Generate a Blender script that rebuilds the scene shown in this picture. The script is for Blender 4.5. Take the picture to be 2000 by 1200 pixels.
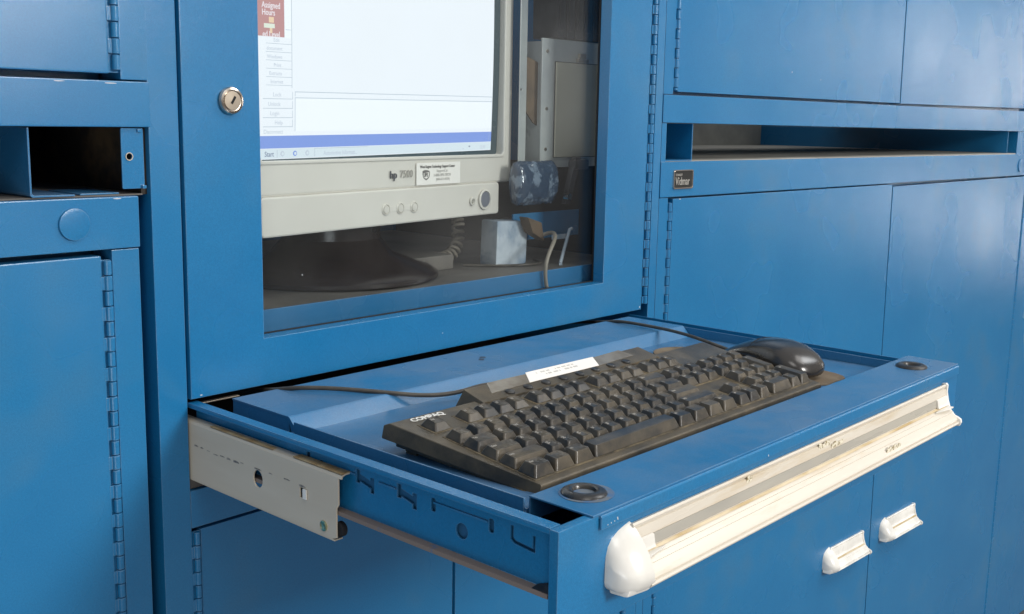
import bpy, bmesh, math, random
from mathutils import Vector, Matrix
random.seed(7)
for o in list(bpy.data.objects): bpy.data.objects.remove(o)
SC = bpy.context.scene; COL = SC.collection
R = math.radians

# ------------------------------------------------------------ camera
CAM = Vector((-.478, -.8, 1.195)); F = 2106.
yaw, pitch, roll = R(47.94), R(-9.408), R(1.036)
fw = Vector((math.sin(yaw)*math.cos(pitch), math.cos(yaw)*math.cos(pitch), math.sin(pitch)))
rt = Vector((math.cos(yaw), -math.sin(yaw), 0)); up = rt.cross(fw)
rt, up = math.cos(roll)*rt + math.sin(roll)*up, -math.sin(roll)*rt + math.cos(roll)*up
cd = bpy.data.cameras.new('camera'); cam = bpy.data.objects.new('camera', cd); COL.objects.link(cam)
cam.matrix_world = Matrix(((rt.x, up.x, -fw.x, CAM.x), (rt.y, up.y, -fw.y, CAM.y), (rt.z, up.z, -fw.z, CAM.z), (0, 0, 0, 1)))
cd.sensor_width = 36; cd.lens = 36*F/2000; cd.shift_y = -19/2000; cd.clip_start = .01; cd.clip_end = 100
SC.camera = cam
# ------------------------------------------------------------ world and lamps
w = bpy.data.worlds.new('World'); SC.world = w; w.use_nodes = True
nt = w.node_tree; bg = nt.nodes['Background']
tc = nt.nodes.new('ShaderNodeTexCoord'); sx = nt.nodes.new('ShaderNodeSeparateXYZ')
nt.links.new(tc.outputs['Generated'], sx.inputs[0])
rp = nt.nodes.new('ShaderNodeValToRGB'); mr = nt.nodes.new('ShaderNodeMapRange')
mr.inputs[1].default_value = -1; mr.inputs[2].default_value = 1
nt.links.new(sx.outputs['Z'], mr.inputs[0]); nt.links.new(mr.outputs[0], rp.inputs[0])
e = rp.color_ramp.elements; e[0].position = .0; e[0].color = (.10, .10, .11, 1); e[1].position = 1; e[1].color = (1.15, 1.18, 1.22, 1)
m1 = rp.color_ramp.elements.new(.42); m1.color = (.30, .29, .29, 1)
m2 = rp.color_ramp.elements.new(.56); m2.color = (.62, .62, .62, 1)
nt.links.new(rp.outputs[0], bg.inputs[0]); bg.inputs[1].default_value = .55
def area(name, loc, target, size, power, col=(1, .97, .93), sy=None):
    l = bpy.data.lights.new(name, 'AREA'); l.energy = power; l.color = col; l.size = size
    if sy: l.shape = 'RECTANGLE'; l.size_y = sy
    o = bpy.data.objects.new(name, l); COL.objects.link(o); o.location = loc
    o.rotation_euler = (Vector(target)-Vector(loc)).to_track_quat('-Z', 'Y').to_euler(); return o
area('key_softbox', (1.0, -3.5, 2.25), (.45, 0, 1.0), .75, 88, col=(1, .975, .94))
area('ceiling_lamp', (-.5, -1.3, 3.0), (.2, -.1, .9), .9, 9)
area('ceiling_lamp', (1.7, -1.3, 3.0), (.9, 0, .8), 1.1, 13)
area('low_fill', (-1.7, -2.0, .55), (.2, -.1, .8), .9, 12, col=(.93, .97, 1))
# the workshop's tube lights, far off to the right: they show as soft patches in the gloss paint
area('tube_light', (4.76, -1.53, 1.60), (1.6, -.04, 1.35), .22, 2.2, sy=.26)
area('tube_light', (4.24, -1.76, 1.72), (1.2, -.02, 1.36), .30, 1.1, sy=.36)
area('tube_light', (5.08, -1.41, 1.34), (1.85, -.05, 1.256), .22, 2.0, sy=.20)
area('tube_light', (5.08, -1.41, .72), (1.86, -.05, 1.0), .30, 2.2, sy=.36)
area('tube_light', (4.33, -1.72, .96), (1.27, -.03, 1.1), .34, .9, sy=.14)
area('glass_haze_lamp', (3.66, -2.50, 1.36), (.54, 0, 1.2), .32, .42, sy=.50)  # added dim panels, out of view, that lay a soft haze in the glass
area('glass_haze_lamp', (3.25, -2.80, .60), (.45, 0, 1.03), .50, .26, sy=.22)
area('right_fill', (3.4, -2.2, 4.0), (1.2, 0, 1.2), 1.5, 40, col=(.93, .97, 1))  # added overhead fill, unseen, to brighten the cabinets on the right
SC.view_settings.view_transform = 'Standard'; SC.view_settings.look = 'None'
SC.view_settings.exposure = 0.05; SC.view_settings.gamma = 1
SC.render.engine = 'CYCLES'

# ------------------------------------------------------------ materials
def nodes(name):
    m = bpy.data.materials.new(name); m.use_nodes = True; return m, m.node_tree, m.node_tree.nodes['Principled BSDF']
def mat(name, col, rough=.5, metal=0., col2=None, scale=40, thr=(.4, .6), bump=0., bscale=900, spec=.5, dust=None, dthr=(.45, .65), dscale=14, stretch=(1, 1, 1), rvar=.12, up=0., grain=0., edge_glint_wear=None, rdet=5, ddet=8):
    """base colour with a second tone in noise, a layer of dust / grime and a fine grain"""
    m, t, b = nodes(name); N = t.nodes.new; L = t.links.new
    co = N('ShaderNodeTexCoord'); mp = N('ShaderNodeMapping'); mp.inputs['Scale'].default_value = stretch
    L(co.outputs['Object'], mp.inputs[0])
    def noise(s, d=4, rgh=.6, src=mp.outputs[0]):
        n = N('ShaderNodeTexNoise'); n.inputs['Scale'].default_value = s; n.inputs['Detail'].default_value = d
        n.inputs['Roughness'].default_value = rgh; L(src, n.inputs['Vector']); return n
    def rng(src, a, z, lo=0., hi=1.):
        q = N('ShaderNodeMapRange'); q.inputs[1].default_value = a; q.inputs[2].default_value = z
        q.inputs[3].default_value = lo; q.inputs[4].default_value = hi; L(src, q.inputs[0]); return q
    def mix(f, a, c):
        x = N('ShaderNodeMix'); x.data_type = 'RGBA'
        if hasattr(f, 'links') or hasattr(f, 'is_linked'): L(f, x.inputs[0])
        else: x.inputs[0].default_value = f
        for s, i in ((a, 6), (c, 7)):
            if isinstance(s, tuple): x.inputs[i].default_value = (*s, 1)
            else: L(s, x.inputs[i])
        return x.outputs[2]
    c = col
    if col2: c = mix(rng(noise(scale).outputs[0], *thr).outputs[0], col, col2)
    rsrc = noise(6, rdet)
    if dust:
        f = rng(noise(dscale, ddet, .7).outputs[0], dthr[0], dthr[1]).outputs[0]
        if up:
            g = N('ShaderNodeNewGeometry'); s = N('ShaderNodeSeparateXYZ'); L(g.outputs['Normal'], s.inputs[0])
            u = rng(s.outputs[2], .3, .95, 1-up, 1.).outputs[0]; k = N('ShaderNodeMath'); k.operation = 'MULTIPLY'
            L(f, k.inputs[0]); L(u, k.inputs[1]); f = k.outputs[0]
        c = mix(f, c, dust)
    if grain:                      # the fine mottled grain of sprayed enamel
        hv = N('ShaderNodeHueSaturation'); L(c, hv.inputs['Color']) if not isinstance(c, tuple) else None
        L(rng(noise(620, 3, .8, co.outputs['Object']).outputs[0], .3, .7, 1-grain, 1+grain).outputs[0], hv.inputs['Value']); c = hv.outputs[0]
    if edge_glint_wear:                       # folded edges lightened: edge highlights and rubbed paint put into the colour
        bn = N('ShaderNodeBevel'); bn.samples = 4; bn.inputs[0].default_value = .0011; ge = N('ShaderNodeNewGeometry')
        dp = N('ShaderNodeVectorMath'); dp.operation = 'DOT_PRODUCT'; L(bn.outputs[0], dp.inputs[0]); L(ge.outputs['Normal'], dp.inputs[1])
        ed = rng(dp.outputs['Value'], .995, .93, 0, 1); nn = rng(noise(26, 6, .7, co.outputs['Object']).outputs[0], .40, .62, .15, .95)
        ml = N('ShaderNodeMath'); ml.operation = 'MULTIPLY'; L(ed.outputs[0], ml.inputs[0]); L(nn.outputs[0], ml.inputs[1])
        c = mix(ml.outputs[0], c, edge_glint_wear)
    if isinstance(c, tuple): b.inputs['Base Color'].default_value = (*c, 1)
    else: L(c, b.inputs['Base Color'])
    rr = rng(rsrc.outputs[0], .3, .7, max(.02, rough-rvar), min(1, rough+rvar)); L(rr.outputs[0], b.inputs['Roughness'])
    b.inputs['Metallic'].default_value = metal; b.inputs['Specular IOR Level'].default_value = spec
    if bump:
        bp = N('ShaderNodeBump'); bp.inputs['Strength'].default_value = bump; bp.inputs['Distance'].default_value = .0004
        L(noise(bscale, 2, .5, co.outputs['Object']).outputs[0], bp.inputs['Height']); L(bp.outputs[0], b.inputs['Normal'])
    return m
BLUE = mat('blue_paint', (.008, .146, .335), .25, col2=(.014, .165, .358), scale=5, thr=(.35, .65), bump=.28, bscale=1300, dust=(.05, .155, .27), dthr=(.55, .9), dscale=5, rvar=.06, rdet=2, ddet=3, grain=.12, spec=.65, edge_glint_wear=(.14, .25, .38))
BLUE_T = mat('blue_paint_dusty', (.012, .142, .318), .25, col2=(.024, .158, .336), scale=8, bump=.2, bscale=1300, dust=(.17, .205, .265), dthr=(.34, .90), dscale=6, up=.8, rvar=.08, rdet=3, ddet=6, grain=.10, edge_glint_wear=(.18, .28, .40))
BLUE_L = mat('dusty_ledge', (.02, .14, .34), .6, dust=(.22, .17, .14), dthr=(.30, .42), dscale=30, rvar=.05)
DARKB = mat('blue_recess_shade', (.012, .085, .20), .5, col2=(.016, .10, .22), scale=6)  # darker copy of the blue paint, recess shade put into the colour
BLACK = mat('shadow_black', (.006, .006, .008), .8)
GREYD = mat('dusty_grey_steel', (.30, .29, .25), .55, col2=(.38, .36, .31), scale=12, bump=.3, bscale=300)
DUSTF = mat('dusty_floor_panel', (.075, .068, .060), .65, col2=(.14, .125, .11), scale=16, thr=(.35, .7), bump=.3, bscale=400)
DARKMK = mat('dark_rub_mark', (.14, .13, .12), .6, col2=(.36, .33, .28), scale=300)
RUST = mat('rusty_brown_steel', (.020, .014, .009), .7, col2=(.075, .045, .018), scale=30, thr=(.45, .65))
BEIGE = mat('beige_slide_enamel', (.56, .49, .385), .45, col2=(.61, .545, .44), scale=9, dust=(.16, .14, .12), dthr=(.66, .74), dscale=22, stretch=(1, .35, 2.2))
CHIP2 = mat('grime_in_groove', (.42, .30, .14), .7, col2=(.60, .50, .34), scale=50, stretch=(.3, 1, 1))
CHIP = mat('worn_tan_edge', (.36, .23, .10), .7, col2=(.48, .36, .2), scale=60)
PULL = mat('ivory_pull_plastic', (.62, .56, .47), .34, col2=(.68, .63, .54), scale=6, dust=(.52, .40, .24), dthr=(.56, .78), dscale=20, stretch=(.25, 1.5, 2.5))
CAPM = mat('white_cap_plastic', (.70, .67, .61), .25, col2=(.86, .83, .77), scale=14)
LABEL = mat('label_holder_film', (.34, .32, .28), .3, col2=(.42, .39, .33), scale=12, dust=(.42, .30, .14), dthr=(.60, .72), dscale=34, stretch=(.3, 1, 1.6))
GRIME = mat('sticker_residue', (.26, .20, .10), .8, col2=(.72, .66, .52), scale=420, thr=(.42, .52))
RUBBER = mat('black_rubber', (.018, .018, .019), .38, dust=(.09, .08, .065), dthr=(.5, .75), dscale=60)
KBODY = mat('grimy_keyboard_plastic', (.034, .028, .019), .42, col2=(.052, .042, .026), scale=22, bump=.35, bscale=2200, dust=(.13, .10, .058), dthr=(.40, .74), dscale=20, rvar=.1)
KDECK = mat('dusty_keyboard_deck', (.040, .034, .024), .75, dust=(.19, .15, .09), dthr=(.42, .60), dscale=30)
KEYM = mat('worn_keycap_plastic', (.019, .016, .012), .33, col2=(.042, .034, .022), scale=34, bump=.25, bscale=2200, dust=(.115, .09, .055), dthr=(.42, .74), dscale=36, rvar=.10, spec=.6)
LEGEND = mat('legend_print', (.42, .40, .36), .6)
WHITEP = mat('white_print', (.75, .73, .68), .5)
MOUSEM = mat('glossy_black_mouse', (.022, .019, .017), .20, col2=(.030, .026, .022), scale=20, spec=.6, dust=(.10, .08, .055), dthr=(.60, .86), dscale=26, rvar=.06)
MPAD = mat('worn_brown_pad', (.14, .10, .06), .9, col2=(.20, .155, .10), scale=45, bump=.6, bscale=1200)
PAPER = mat('white_paper', (.86, .82, .76), .6)
TAPE = mat('clear_tape', (.20, .18, .145), .18, col2=(.15, .13, .10), scale=60, rvar=.08)
CABLE = mat('grey_cable', (.050, .044, .036), .4, col2=(.075, .066, .052), scale=60)
CHROME = mat('lock_chrome', (.62, .55, .48), .18, metal=1)
STEELK = mat('dull_lock_core', (.42, .36, .29), .35, metal=1)
BRASS = mat('rivet_brass', (.60, .58, .35), .3, metal=1)
MONI = mat('monitor_plastic', (.66, .625, .56), .42, col2=(.70, .665, .60), scale=5, bump=.25, bscale=1500)
MONI2 = mat('monitor_bezel_inner', (.68, .645, .58), .4)
MBTN = mat('monitor_button', (.64, .605, .54), .35)
GREYB = mat('grey_power_button', (.16, .17, .20), .35)
TUBE = mat('crt_edge', (.055, .085, .10), .3)
BROWNB = mat('dark_brown_base', (.014, .008, .007), .24, rvar=.05)
SILVER = mat('aluminium_panel', (.48, .50, .48), .35, metal=.2, col2=(.34, .36, .37), scale=7)
SAND = mat('cream_box_door', (.50, .46, .36), .35, col2=(.30, .28, .22), scale=5, thr=(.3, .7))
BINDER = mat('black_binder', (.018, .018, .022), .35, col2=(.05, .05, .055), scale=30)
FOIL = mat('clear_blue_film', (.030, .055, .095), .14, col2=(.16, .21, .27), scale=60, thr=(.52, .60), spec=.9)  # lighter streaks paint crinkle highlights into the film colour
WBOX = mat('white_box_plastic', (.50, .56, .62), .30, col2=(.16, .24, .34), scale=18, thr=(.42, .62))
CABLE2 = mat('light_grey_cord', (.24, .21, .17), .45)
CARD = mat('brown_cardboard', (.13, .085, .05), .8, col2=(.08, .055, .035), scale=30)
PLATED = mat('badge_black', (.03, .03, .028), .25)
CONC = mat('concrete_floor', (.12, .125, .135), .7, col2=(.17, .17, .175), scale=3, bump=.3, bscale=60)
SCUFF = mat('scuff_mark', (.03, .045, .07), .6)
def emit(name, col, s):
    m = bpy.data.materials.new(name); m.use_nodes = True; t = m.node_tree; t.nodes.clear()
    e_ = t.nodes.new('ShaderNodeEmission'); o = t.nodes.new('ShaderNodeOutputMaterial'); e_.inputs[0].default_value = (*col, 1); e_.inputs[1].default_value = s
    t.links.new(e_.outputs[0], o.inputs[0]); return m
E_BG = emit('screen_white', (.89, .94, 1.0), 1.10); E_PANE = emit('screen_pane', (.90, .95, 1.0), 1.14)
E_BLUE = emit('screen_blue', (.26, .39, .86), 1); E_BAR = emit('screen_taskbar', (.78, .89, .96), 1)
E_RED = emit('screen_red', (.60, .33, .33), 1); E_LINE = emit('screen_line', (.50, .60, .70), 1)
E_TXT = emit('screen_text', (.26, .32, .45), 1); E_FAINT = emit('screen_faint_text', (.62, .70, .81), 1)
E_WT = emit('screen_white_text', (.95, .88, .93), 1); E_ORG = emit('screen_orange', (.95, .72, .50), 1); E_YEL = emit('screen_pale', (.85, .92, .80), 1)
def glassmat():
    m = bpy.data.materials.new('window_glass'); m.use_nodes = True; t = m.node_tree; t.nodes.clear(); N = t.nodes.new; L = t.links.new
    fr = N('ShaderNodeFresnel'); ge = N('ShaderNodeNewGeometry'); ir = N('ShaderNodeMapRange'); ir.inputs[3].default_value = 1.5; ir.inputs[4].default_value = 1/1.5; L(ge.outputs['Backfacing'], ir.inputs[0]); L(ir.outputs[0], fr.inputs[0])
    ml = N('ShaderNodeMath'); ml.operation = 'MULTIPLY'; ml.inputs[1].default_value = 1.0; L(fr.outputs[0], ml.inputs[0])
    tr = N('ShaderNodeBsdfTransparent'); tr.inputs[0].default_value = (.95, .97, .97, 1)
    gl = N('ShaderNodeBsdfGlossy'); gl.inputs['Roughness'].default_value = .16
    mx = N('ShaderNodeMixShader'); L(ml.outputs[0], mx.inputs[0]); L(tr.outputs[0], mx.inputs[1]); L(gl.outputs[0], mx.inputs[2])
    # a thin film of dust on the pane
    co = N('ShaderNodeTexCoord'); ns = N('ShaderNodeTexNoise'); ns.inputs['Scale'].default_value = 7; ns.inputs['Detail'].default_value = 8; L(co.outputs['Object'], ns.inputs['Vector'])
    rg = N('ShaderNodeMapRange'); rg.inputs[1].default_value = .45; rg.inputs[2].default_value = .85; rg.inputs[4].default_value = .03; L(ns.outputs[0], rg.inputs[0])
    df = N('ShaderNodeBsdfDiffuse'); df.inputs[0].default_value = (.5, .48, .44, 1)
    m2 = N('ShaderNodeMixShader'); L(rg.outputs[0], m2.inputs[0]); L(mx.outputs[0], m2.inputs[1]); L(df.outputs[0], m2.inputs[2])
    o = N('ShaderNodeOutputMaterial'); L(m2.outputs[0], o.inputs[0]); return m
GLASS = glassmat()

# ------------------------------------------------------------ building helpers
WM = {}
def thing(name, label, cat, loc=(0, 0, 0), rotz=0., rot=None, group=None):
    o = bpy.data.objects.new(name, None); COL.objects.link(o); o.location = loc; o.rotation_euler = rot or (0, 0, rotz)
    o.empty_display_size = .02; o['label'] = label; o['category'] = cat
    if group: o['group'] = group
    WM[o] = Matrix.LocRotScale(Vector(loc), o.rotation_euler.copy(), None); return o
def tag(o, label, cat, group=None):
    o['label'] = label; o['category'] = cat
    if group: o['group'] = group
    return o
def add(bm, src, mi=0):
    """append bmesh src to bm"""
    src.verts.index_update(); vs = [bm.verts.new(v.co) for v in src.verts]
    for f in src.faces:
        try: nf = bm.faces.new([vs[v.index] for v in f.verts]); nf.material_index = mi; nf.smooth = True
        except ValueError: pass
    src.free()
def bev(t, w_, seg=2):
    if w_: bmesh.ops.bevel(t, geom=[e_ for e_ in t.edges if len(e_.link_faces) == 2 and e_.calc_face_angle(0) > .35], offset=w_, segments=seg, profile=.6, affect='EDGES', clamp_overlap=True)
class B:
    def __init__(s): s.bm = bmesh.new(); s.mi = 0
    def box(s, x0, x1, y0, y1, z0, z1, b=.0008):
        t = bmesh.new(); bmesh.ops.create_cube(t, size=1)
        for v in t.verts: v.co = Vector(((x0+x1)/2+v.co.x*(x1-x0), (y0+y1)/2+v.co.y*(y1-y0), (z0+z1)/2+v.co.z*(z1-z0)))
        bev(t, b); add(s.bm, t, s.mi); return s
    def hexa(s, P, b=.0008):
        """eight corners: bottom loop of four, then top loop of four"""
        t = bmesh.new(); v = [t.verts.new(p) for p in P]
        for f in ((3, 2, 1, 0), (4, 5, 6, 7), (0, 1, 5, 4), (1, 2, 6, 5), (2, 3, 7, 6), (3, 0, 4, 7)): t.faces.new([v[i] for i in f])
        bmesh.ops.recalc_face_normals(t, faces=t.faces); bev(t, b); add(s.bm, t, s.mi); return s
    def quadxz(s, pts, y0, y1, b=.001):
        """pts: bl br tr tl as (x, z); a slab between y0 and y1"""
        return s.hexa([(p[0], y0, p[1]) for p in pts]+[(p[0], y1, p[1]) for p in pts], b)
    def prism(s, pts, axis, a, c, b=0, caps=True, seg=2):
        """2-D outline extruded along an axis"""
        t = bmesh.new(); f = {'x': lambda p, q: (q, p[0], p[1]), 'y': lambda p, q: (p[0], q, p[1]), 'z': lambda p, q: (p[0], p[1], q)}[axis]
        A = [t.verts.new(f(p, a)) for p in pts]; C = [t.verts.new(f(p, c)) for p in pts]; n = len(pts)
        for i in range(n): t.faces.new((A[i], A[(i+1) % n], C[(i+1) % n], C[i]))
        t.faces.new(A[::-1]); t.faces.new(C)
        bmesh.ops.recalc_face_normals(t, faces=t.faces); bev(t, b, seg); add(s.bm, t, s.mi); return s
    def loft(s, rings, closed=True):
        t = bmesh.new(); V = [[t.verts.new(p) for p in r] for r in rings]; n = len(V[0])
        for i in range(len(V)-1):
            for j in range(n if closed else n-1):
                t.faces.new((V[i][j], V[i][(j+1) % n], V[i+1][(j+1) % n], V[i+1][j]))
        if closed:
            t.faces.new(V[0][::-1]); t.faces.new(V[-1])
        bmesh.ops.recalc_face_normals(t, faces=t.faces); add(s.bm, t, s.mi); return s
    def lathe(s, prof, c=(0, 0, 0), axis='z', n=40):
        """prof: (radius, height) pairs"""
        rings = []
        for r, h in prof:
            rg = []
            for k in range(n):
                a = 2*math.pi*k/n; u, v = r*math.cos(a), r*math.sin(a)
                p = {'z': (u, v, h), 'y': (u, h, v), 'x': (h, u, v)}[axis]
                rg.append((p[0]+c[0], p[1]+c[1], p[2]+c[2]))
            rings.append(rg)
        return s.loft(rings)
    def mesh(s, me, M=Matrix(), mi=None):
        t = bmesh.new(); t.from_mesh(me); t.transform(M); add(s.bm, t, s.mi if mi is None else mi); return s
    def build(s, name, mats, parent=None, local=False, smooth=True, ang=35, wn=True):
        me = bpy.data.meshes.new(name)
        if parent is not None and not local: s.bm.transform(WM[parent].inverted())
        s.bm.to_mesh(me); s.bm.free()
        for m_ in (mats if isinstance(mats, (list, tuple)) else [mats]): me.materials.append(m_)
        if smooth: me.set_sharp_from_angle(angle=R(ang))
        o = bpy.data.objects.new(name, me); COL.objects.link(o)
        if smooth and wn: wm = o.modifiers.new('normals', 'WEIGHTED_NORMAL'); wm.keep_sharp = True; wm.weight = 60
        if parent is not None: o.parent = parent; WM[o] = WM[parent]
        else: WM[o] = Matrix()
        return o
def M3(x, y, z): return Matrix((( x[0], y[0], z[0], 0), (x[1], y[1], z[1], 0), (x[2], y[2], z[2], 0), (0, 0, 0, 1)))
XZ = M3((1, 0, 0), (0, 0, 1), (0, -1, 0))      # drawing plane seen from -Y
YZ = M3((0, -1, 0), (0, 0, 1), (-1, 0, 0))     # seen from -X: u runs towards -Y
XY = Matrix()
def rect(x0, x1, y0, y1): return [(x0, y0), (x1, y0), (x1, y1), (x0, y1)]
def circ(x, y, r, n=28, ry=None): return [(x+r*math.cos(2*math.pi*k/n), y+(ry or r)*math.sin(2*math.pi*k/n)) for k in range(n)]
def rrect(x0, x1, y0, y1, r, n=6):
    P = []
    for cx, cy, a in ((x1-r, y1-r, 0), (x0+r, y1-r, 90), (x0+r, y0+r, 180), (x1-r, y0+r, 270)):
        P += [(cx+r*math.cos(R(a+90*k/n)), cy+r*math.sin(R(a+90*k/n))) for k in range(n+1)]
    return P
def plate(loops, M, thick, b=.0004):
    """flat plate with holes, drawn as loops, face at z=0 and going back by thick"""
    cu = bpy.data.curves.new('c', 'CURVE'); cu.dimensions = '2D'; cu.fill_mode = 'BOTH'
    for L_ in loops:
        sp = cu.splines.new('POLY'); sp.points.add(len(L_)-1); sp.use_cyclic_u = True
        for p, q in zip(sp.points, L_): p.co = (q[0], q[1], 0, 1)
    cu.extrude = thick/2-b; cu.bevel_depth = b; cu.offset = -b; cu.bevel_resolution = 1
    o = bpy.data.objects.new('c', cu); me = bpy.data.meshes.new_from_object(o)
    me.transform(M @ Matrix.Translation((0, 0, -thick/2))); bpy.data.objects.remove(o); return me
def text(body, size, M, ext=.0001, align='LEFT', bold=0., sx=1., shear=0.):
    cu = bpy.data.curves.new('t', 'FONT'); cu.body = body; cu.size = size; cu.extrude = ext; cu.align_x = align; cu.shear = shear; cu.resolution_u = 3
    o = bpy.data.objects.new('t', cu); me = bpy.data.meshes.new_from_object(o); bpy.data.objects.remove(o)
    if bold:                                   # a heavier face: the letter shapes laid side by side
        b_ = bmesh.new()
        for k, (dx, dy) in enumerate(((-1, 0), (0, .5), (1, 0), (0, -.5))):
            t_ = bmesh.new(); t_.from_mesh(me); t_.transform(Matrix.Translation((dx*bold, dy*bold, k*ext*.12))); add(b_, t_)
        b_.to_mesh(me); b_.free()
    me.transform(M @ Matrix.Diagonal((sx, 1, 1, 1))); return me
def tubemesh(pts, r, res=5, cyc=False, smooth=True):
    cu = bpy.data.curves.new('t', 'CURVE'); cu.dimensions = '3D'; cu.bevel_depth = r; cu.bevel_resolution = res; cu.use_fill_caps = True
    sp = cu.splines.new('NURBS' if smooth else 'POLY'); sp.points.add(len(pts)-1)
    for p, q in zip(sp.points, pts): p.co = (*q, 1)
    if smooth: sp.order_u = 4; sp.use_endpoint_u = True; sp.resolution_u = 8
    o = bpy.data.objects.new('t', cu); me = bpy.data.meshes.new_from_object(o); bpy.data.objects.remove(o); return me
T = Matrix.Translation
def hinge(x, z0, z1, parent, name='hinge', y=.0005, r=.0034, pitch_=.01225, side=1, leaf=True, local=False):
    """piano hinge: barrel of knuckles and a narrow leaf"""
    q = B()
    if leaf: q.box(x-.0062, x+.0050, y+.0022, y+.0042, z0, z1, .0003)
    z = z1; k = 0
    while z > z0+.002:
        zb = max(z-pitch_, z0); rr = r*(1 if k % 2 else .93)
        q.lathe([(rr*.8, zb+.0003), (rr, zb+.0008), (rr, z-.0008), (rr*.8, z-.0003)], (x, y, 0), 'z', 14)
        if k % 2: q.box(x-side*r*1.55-.0010, x-side*r*.5+.0006, y-.0006, y+.0016, zb+.0008, z-.0008, .0003)
        z -= pitch_; k += 1
    return q.build(name, BLUE, parent, local=local)

# ------------------------------------------------------------ the floor
o = B().box(-8, 8, -8, 4, -.05, 0, 0).build('floor', CONC); o['kind'] = 'structure'

# ============================================================ LEFT CABINET
LC = thing('tool_cabinet', 'blue steel cabinet at the left edge with an open slot above a round plug', 'cabinet', (-.35, .3, 0))
q = B()
q.box(-.0500, -.0265, 0, .03, 1.2195, 1.9, .001)            # stile of the upper part
q.box(-.70, -.0265, -.0015, .55, 1.1830, 1.2185, .0012)        # rail
q.box(-.70, -.0395, -.0015, .55, 1.0880, 1.1290, .0012)        # rail below the slot
q.box(-.0635, -.0400, 0, .03, .02, 1.0872, .001)           # stile of the lower part
q.box(-.70, -.0500, .0350, .55, 1.2195, 1.9, .0005)
q.box(-.70, -.0635, .0350, .55, .02, 1.0872, .0005)
q.build('frame', BLUE, LC)
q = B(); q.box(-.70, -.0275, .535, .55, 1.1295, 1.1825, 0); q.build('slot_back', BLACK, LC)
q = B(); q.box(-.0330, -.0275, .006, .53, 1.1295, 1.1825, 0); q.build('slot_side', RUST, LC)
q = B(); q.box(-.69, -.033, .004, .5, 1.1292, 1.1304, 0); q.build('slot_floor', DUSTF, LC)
d = B().quadxz([(-.70, 1.2240), (-.0590, 1.2236), (-.0575, 1.9), (-.70, 1.9)], 0, .014, .0015).build('upper_door', BLUE, LC)
hinge(-.0530, 1.2245, 1.9, d)
d = B().quadxz([(-.70, .03), (-.0735, .03), (-.0722, 1.0832), (-.70, 1.0815)], 0, .014, .0015).build('lower_door', BLUE, LC)
hinge(-.0673, .03, 1.0795, d)
q = B(); q.lathe([(.0118, -.0010), (.0125, -.0022), (.0122, -.0034), (.0095, -.0038), (.0001, -.0038)], (-.0936, 0, 1.1093), 'y', 40); q.build('round_plug', BLUE, LC)
# the bent channel inside the slot
q = B(); q.box(-.1243, -.1228, .0020, .50, 1.1322, 1.1822, .0005)
q.prism([(-.1243, 1.1335), (-.1228, 1.1335), (-.1215, 1.1320), (-.0900, 1.1318), (-.0900, 1.1305), (-.1225, 1.1306), (-.1240, 1.1318)], 'y', .0020, .30, .0002)
q.box(-.084, -.052, .006, .060, 1.1305, 1.1318, .0004)
q.build('inner_channel', BLUE_T, LC)
q = B(); q.mesh(plate([rrect(-.0508, -.0318, 1.1345, 1.1822, .0012), circ(-.0445, 1.1600, .0026)], T((0, .002, 0)) @ XZ, .0014, .0003))
q.box(-.0372, -.0335, .0005, .0022, 1.1790, 1.1818, .0004); q.box(-.0350, -.0318, -.0008, .0022, 1.1345, 1.1372, .0004)
q.build('punched_flange', BLUE, LC)
q = B(); q.mesh(plate([circ(-.0445, 1.1600, .0032), circ(-.0445, 1.1600, .0026)], T((0, .0012, 0)) @ XZ, .0006, .0001)); q.build('hole_rim', BEIGE, LC)

# ============================================================ MIDDLE CABINET
MC = thing('computer_cabinet', 'blue steel computer cabinet with a windowed door and a pulled-out keyboard drawer', 'cabinet', (.33, .3, 0))
q = B()
q.box(-.0280, -.0010, 0, .55, .02, 1.9, .0012)
q.box(.6740, .6900, 0, .55, .02, 1.9, .0010)
q.box(-.0010, .6740, .0002, .03, .8385, .8725, .0010)
q.box(-.0008, .6738, .0200, .50, .84, .8715, 0)
q.build('frame', BLUE, MC)
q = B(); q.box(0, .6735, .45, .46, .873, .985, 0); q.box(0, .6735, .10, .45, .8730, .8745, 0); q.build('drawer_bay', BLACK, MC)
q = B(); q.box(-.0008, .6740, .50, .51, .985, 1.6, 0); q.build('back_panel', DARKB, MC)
q = B()
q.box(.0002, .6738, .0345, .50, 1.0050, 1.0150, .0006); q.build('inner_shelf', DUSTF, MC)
q = B(); q.box(.0004, .5968, .0310, .0340, .960, 1.0155, .0008); q.build('shelf_lip', BLUE_T, MC)
q = B(); q.box(.6, .6735, .0345, .036, .95, 1.0045, 0); q.box(.6715, .6735, .036, .49, 1.0155, 1.137, 0); q.build('shelf_shade_sheet', BLACK, MC)  # black sheet over the side wall stands in for shade
# lower doors
d = B().quadxz([(.0085, .03), (.3205, .03), (.3205, .8355), (.0085, .8355)], .0015, .016, .0012).build('lower_door', BLUE, MC)
hinge(.0040, .03, .8345, d, side=1, r=.0030)
d = B().quadxz([(.3245, .03), (.6370, .03), (.6370, .8355), (.3245, .8355)], .0015, .016, .0012).build('lower_door', BLUE, MC)
hinge(.6440, .03, .8345, d, side=-1)
q = B(); q.box(-.0008, .6738, .0180, .0195, .03, .8380, 0); q.box(.6500, .6739, .0004, .018, .03, .8383, .0006); q.build('lower_backing', BLUE, MC)
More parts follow.
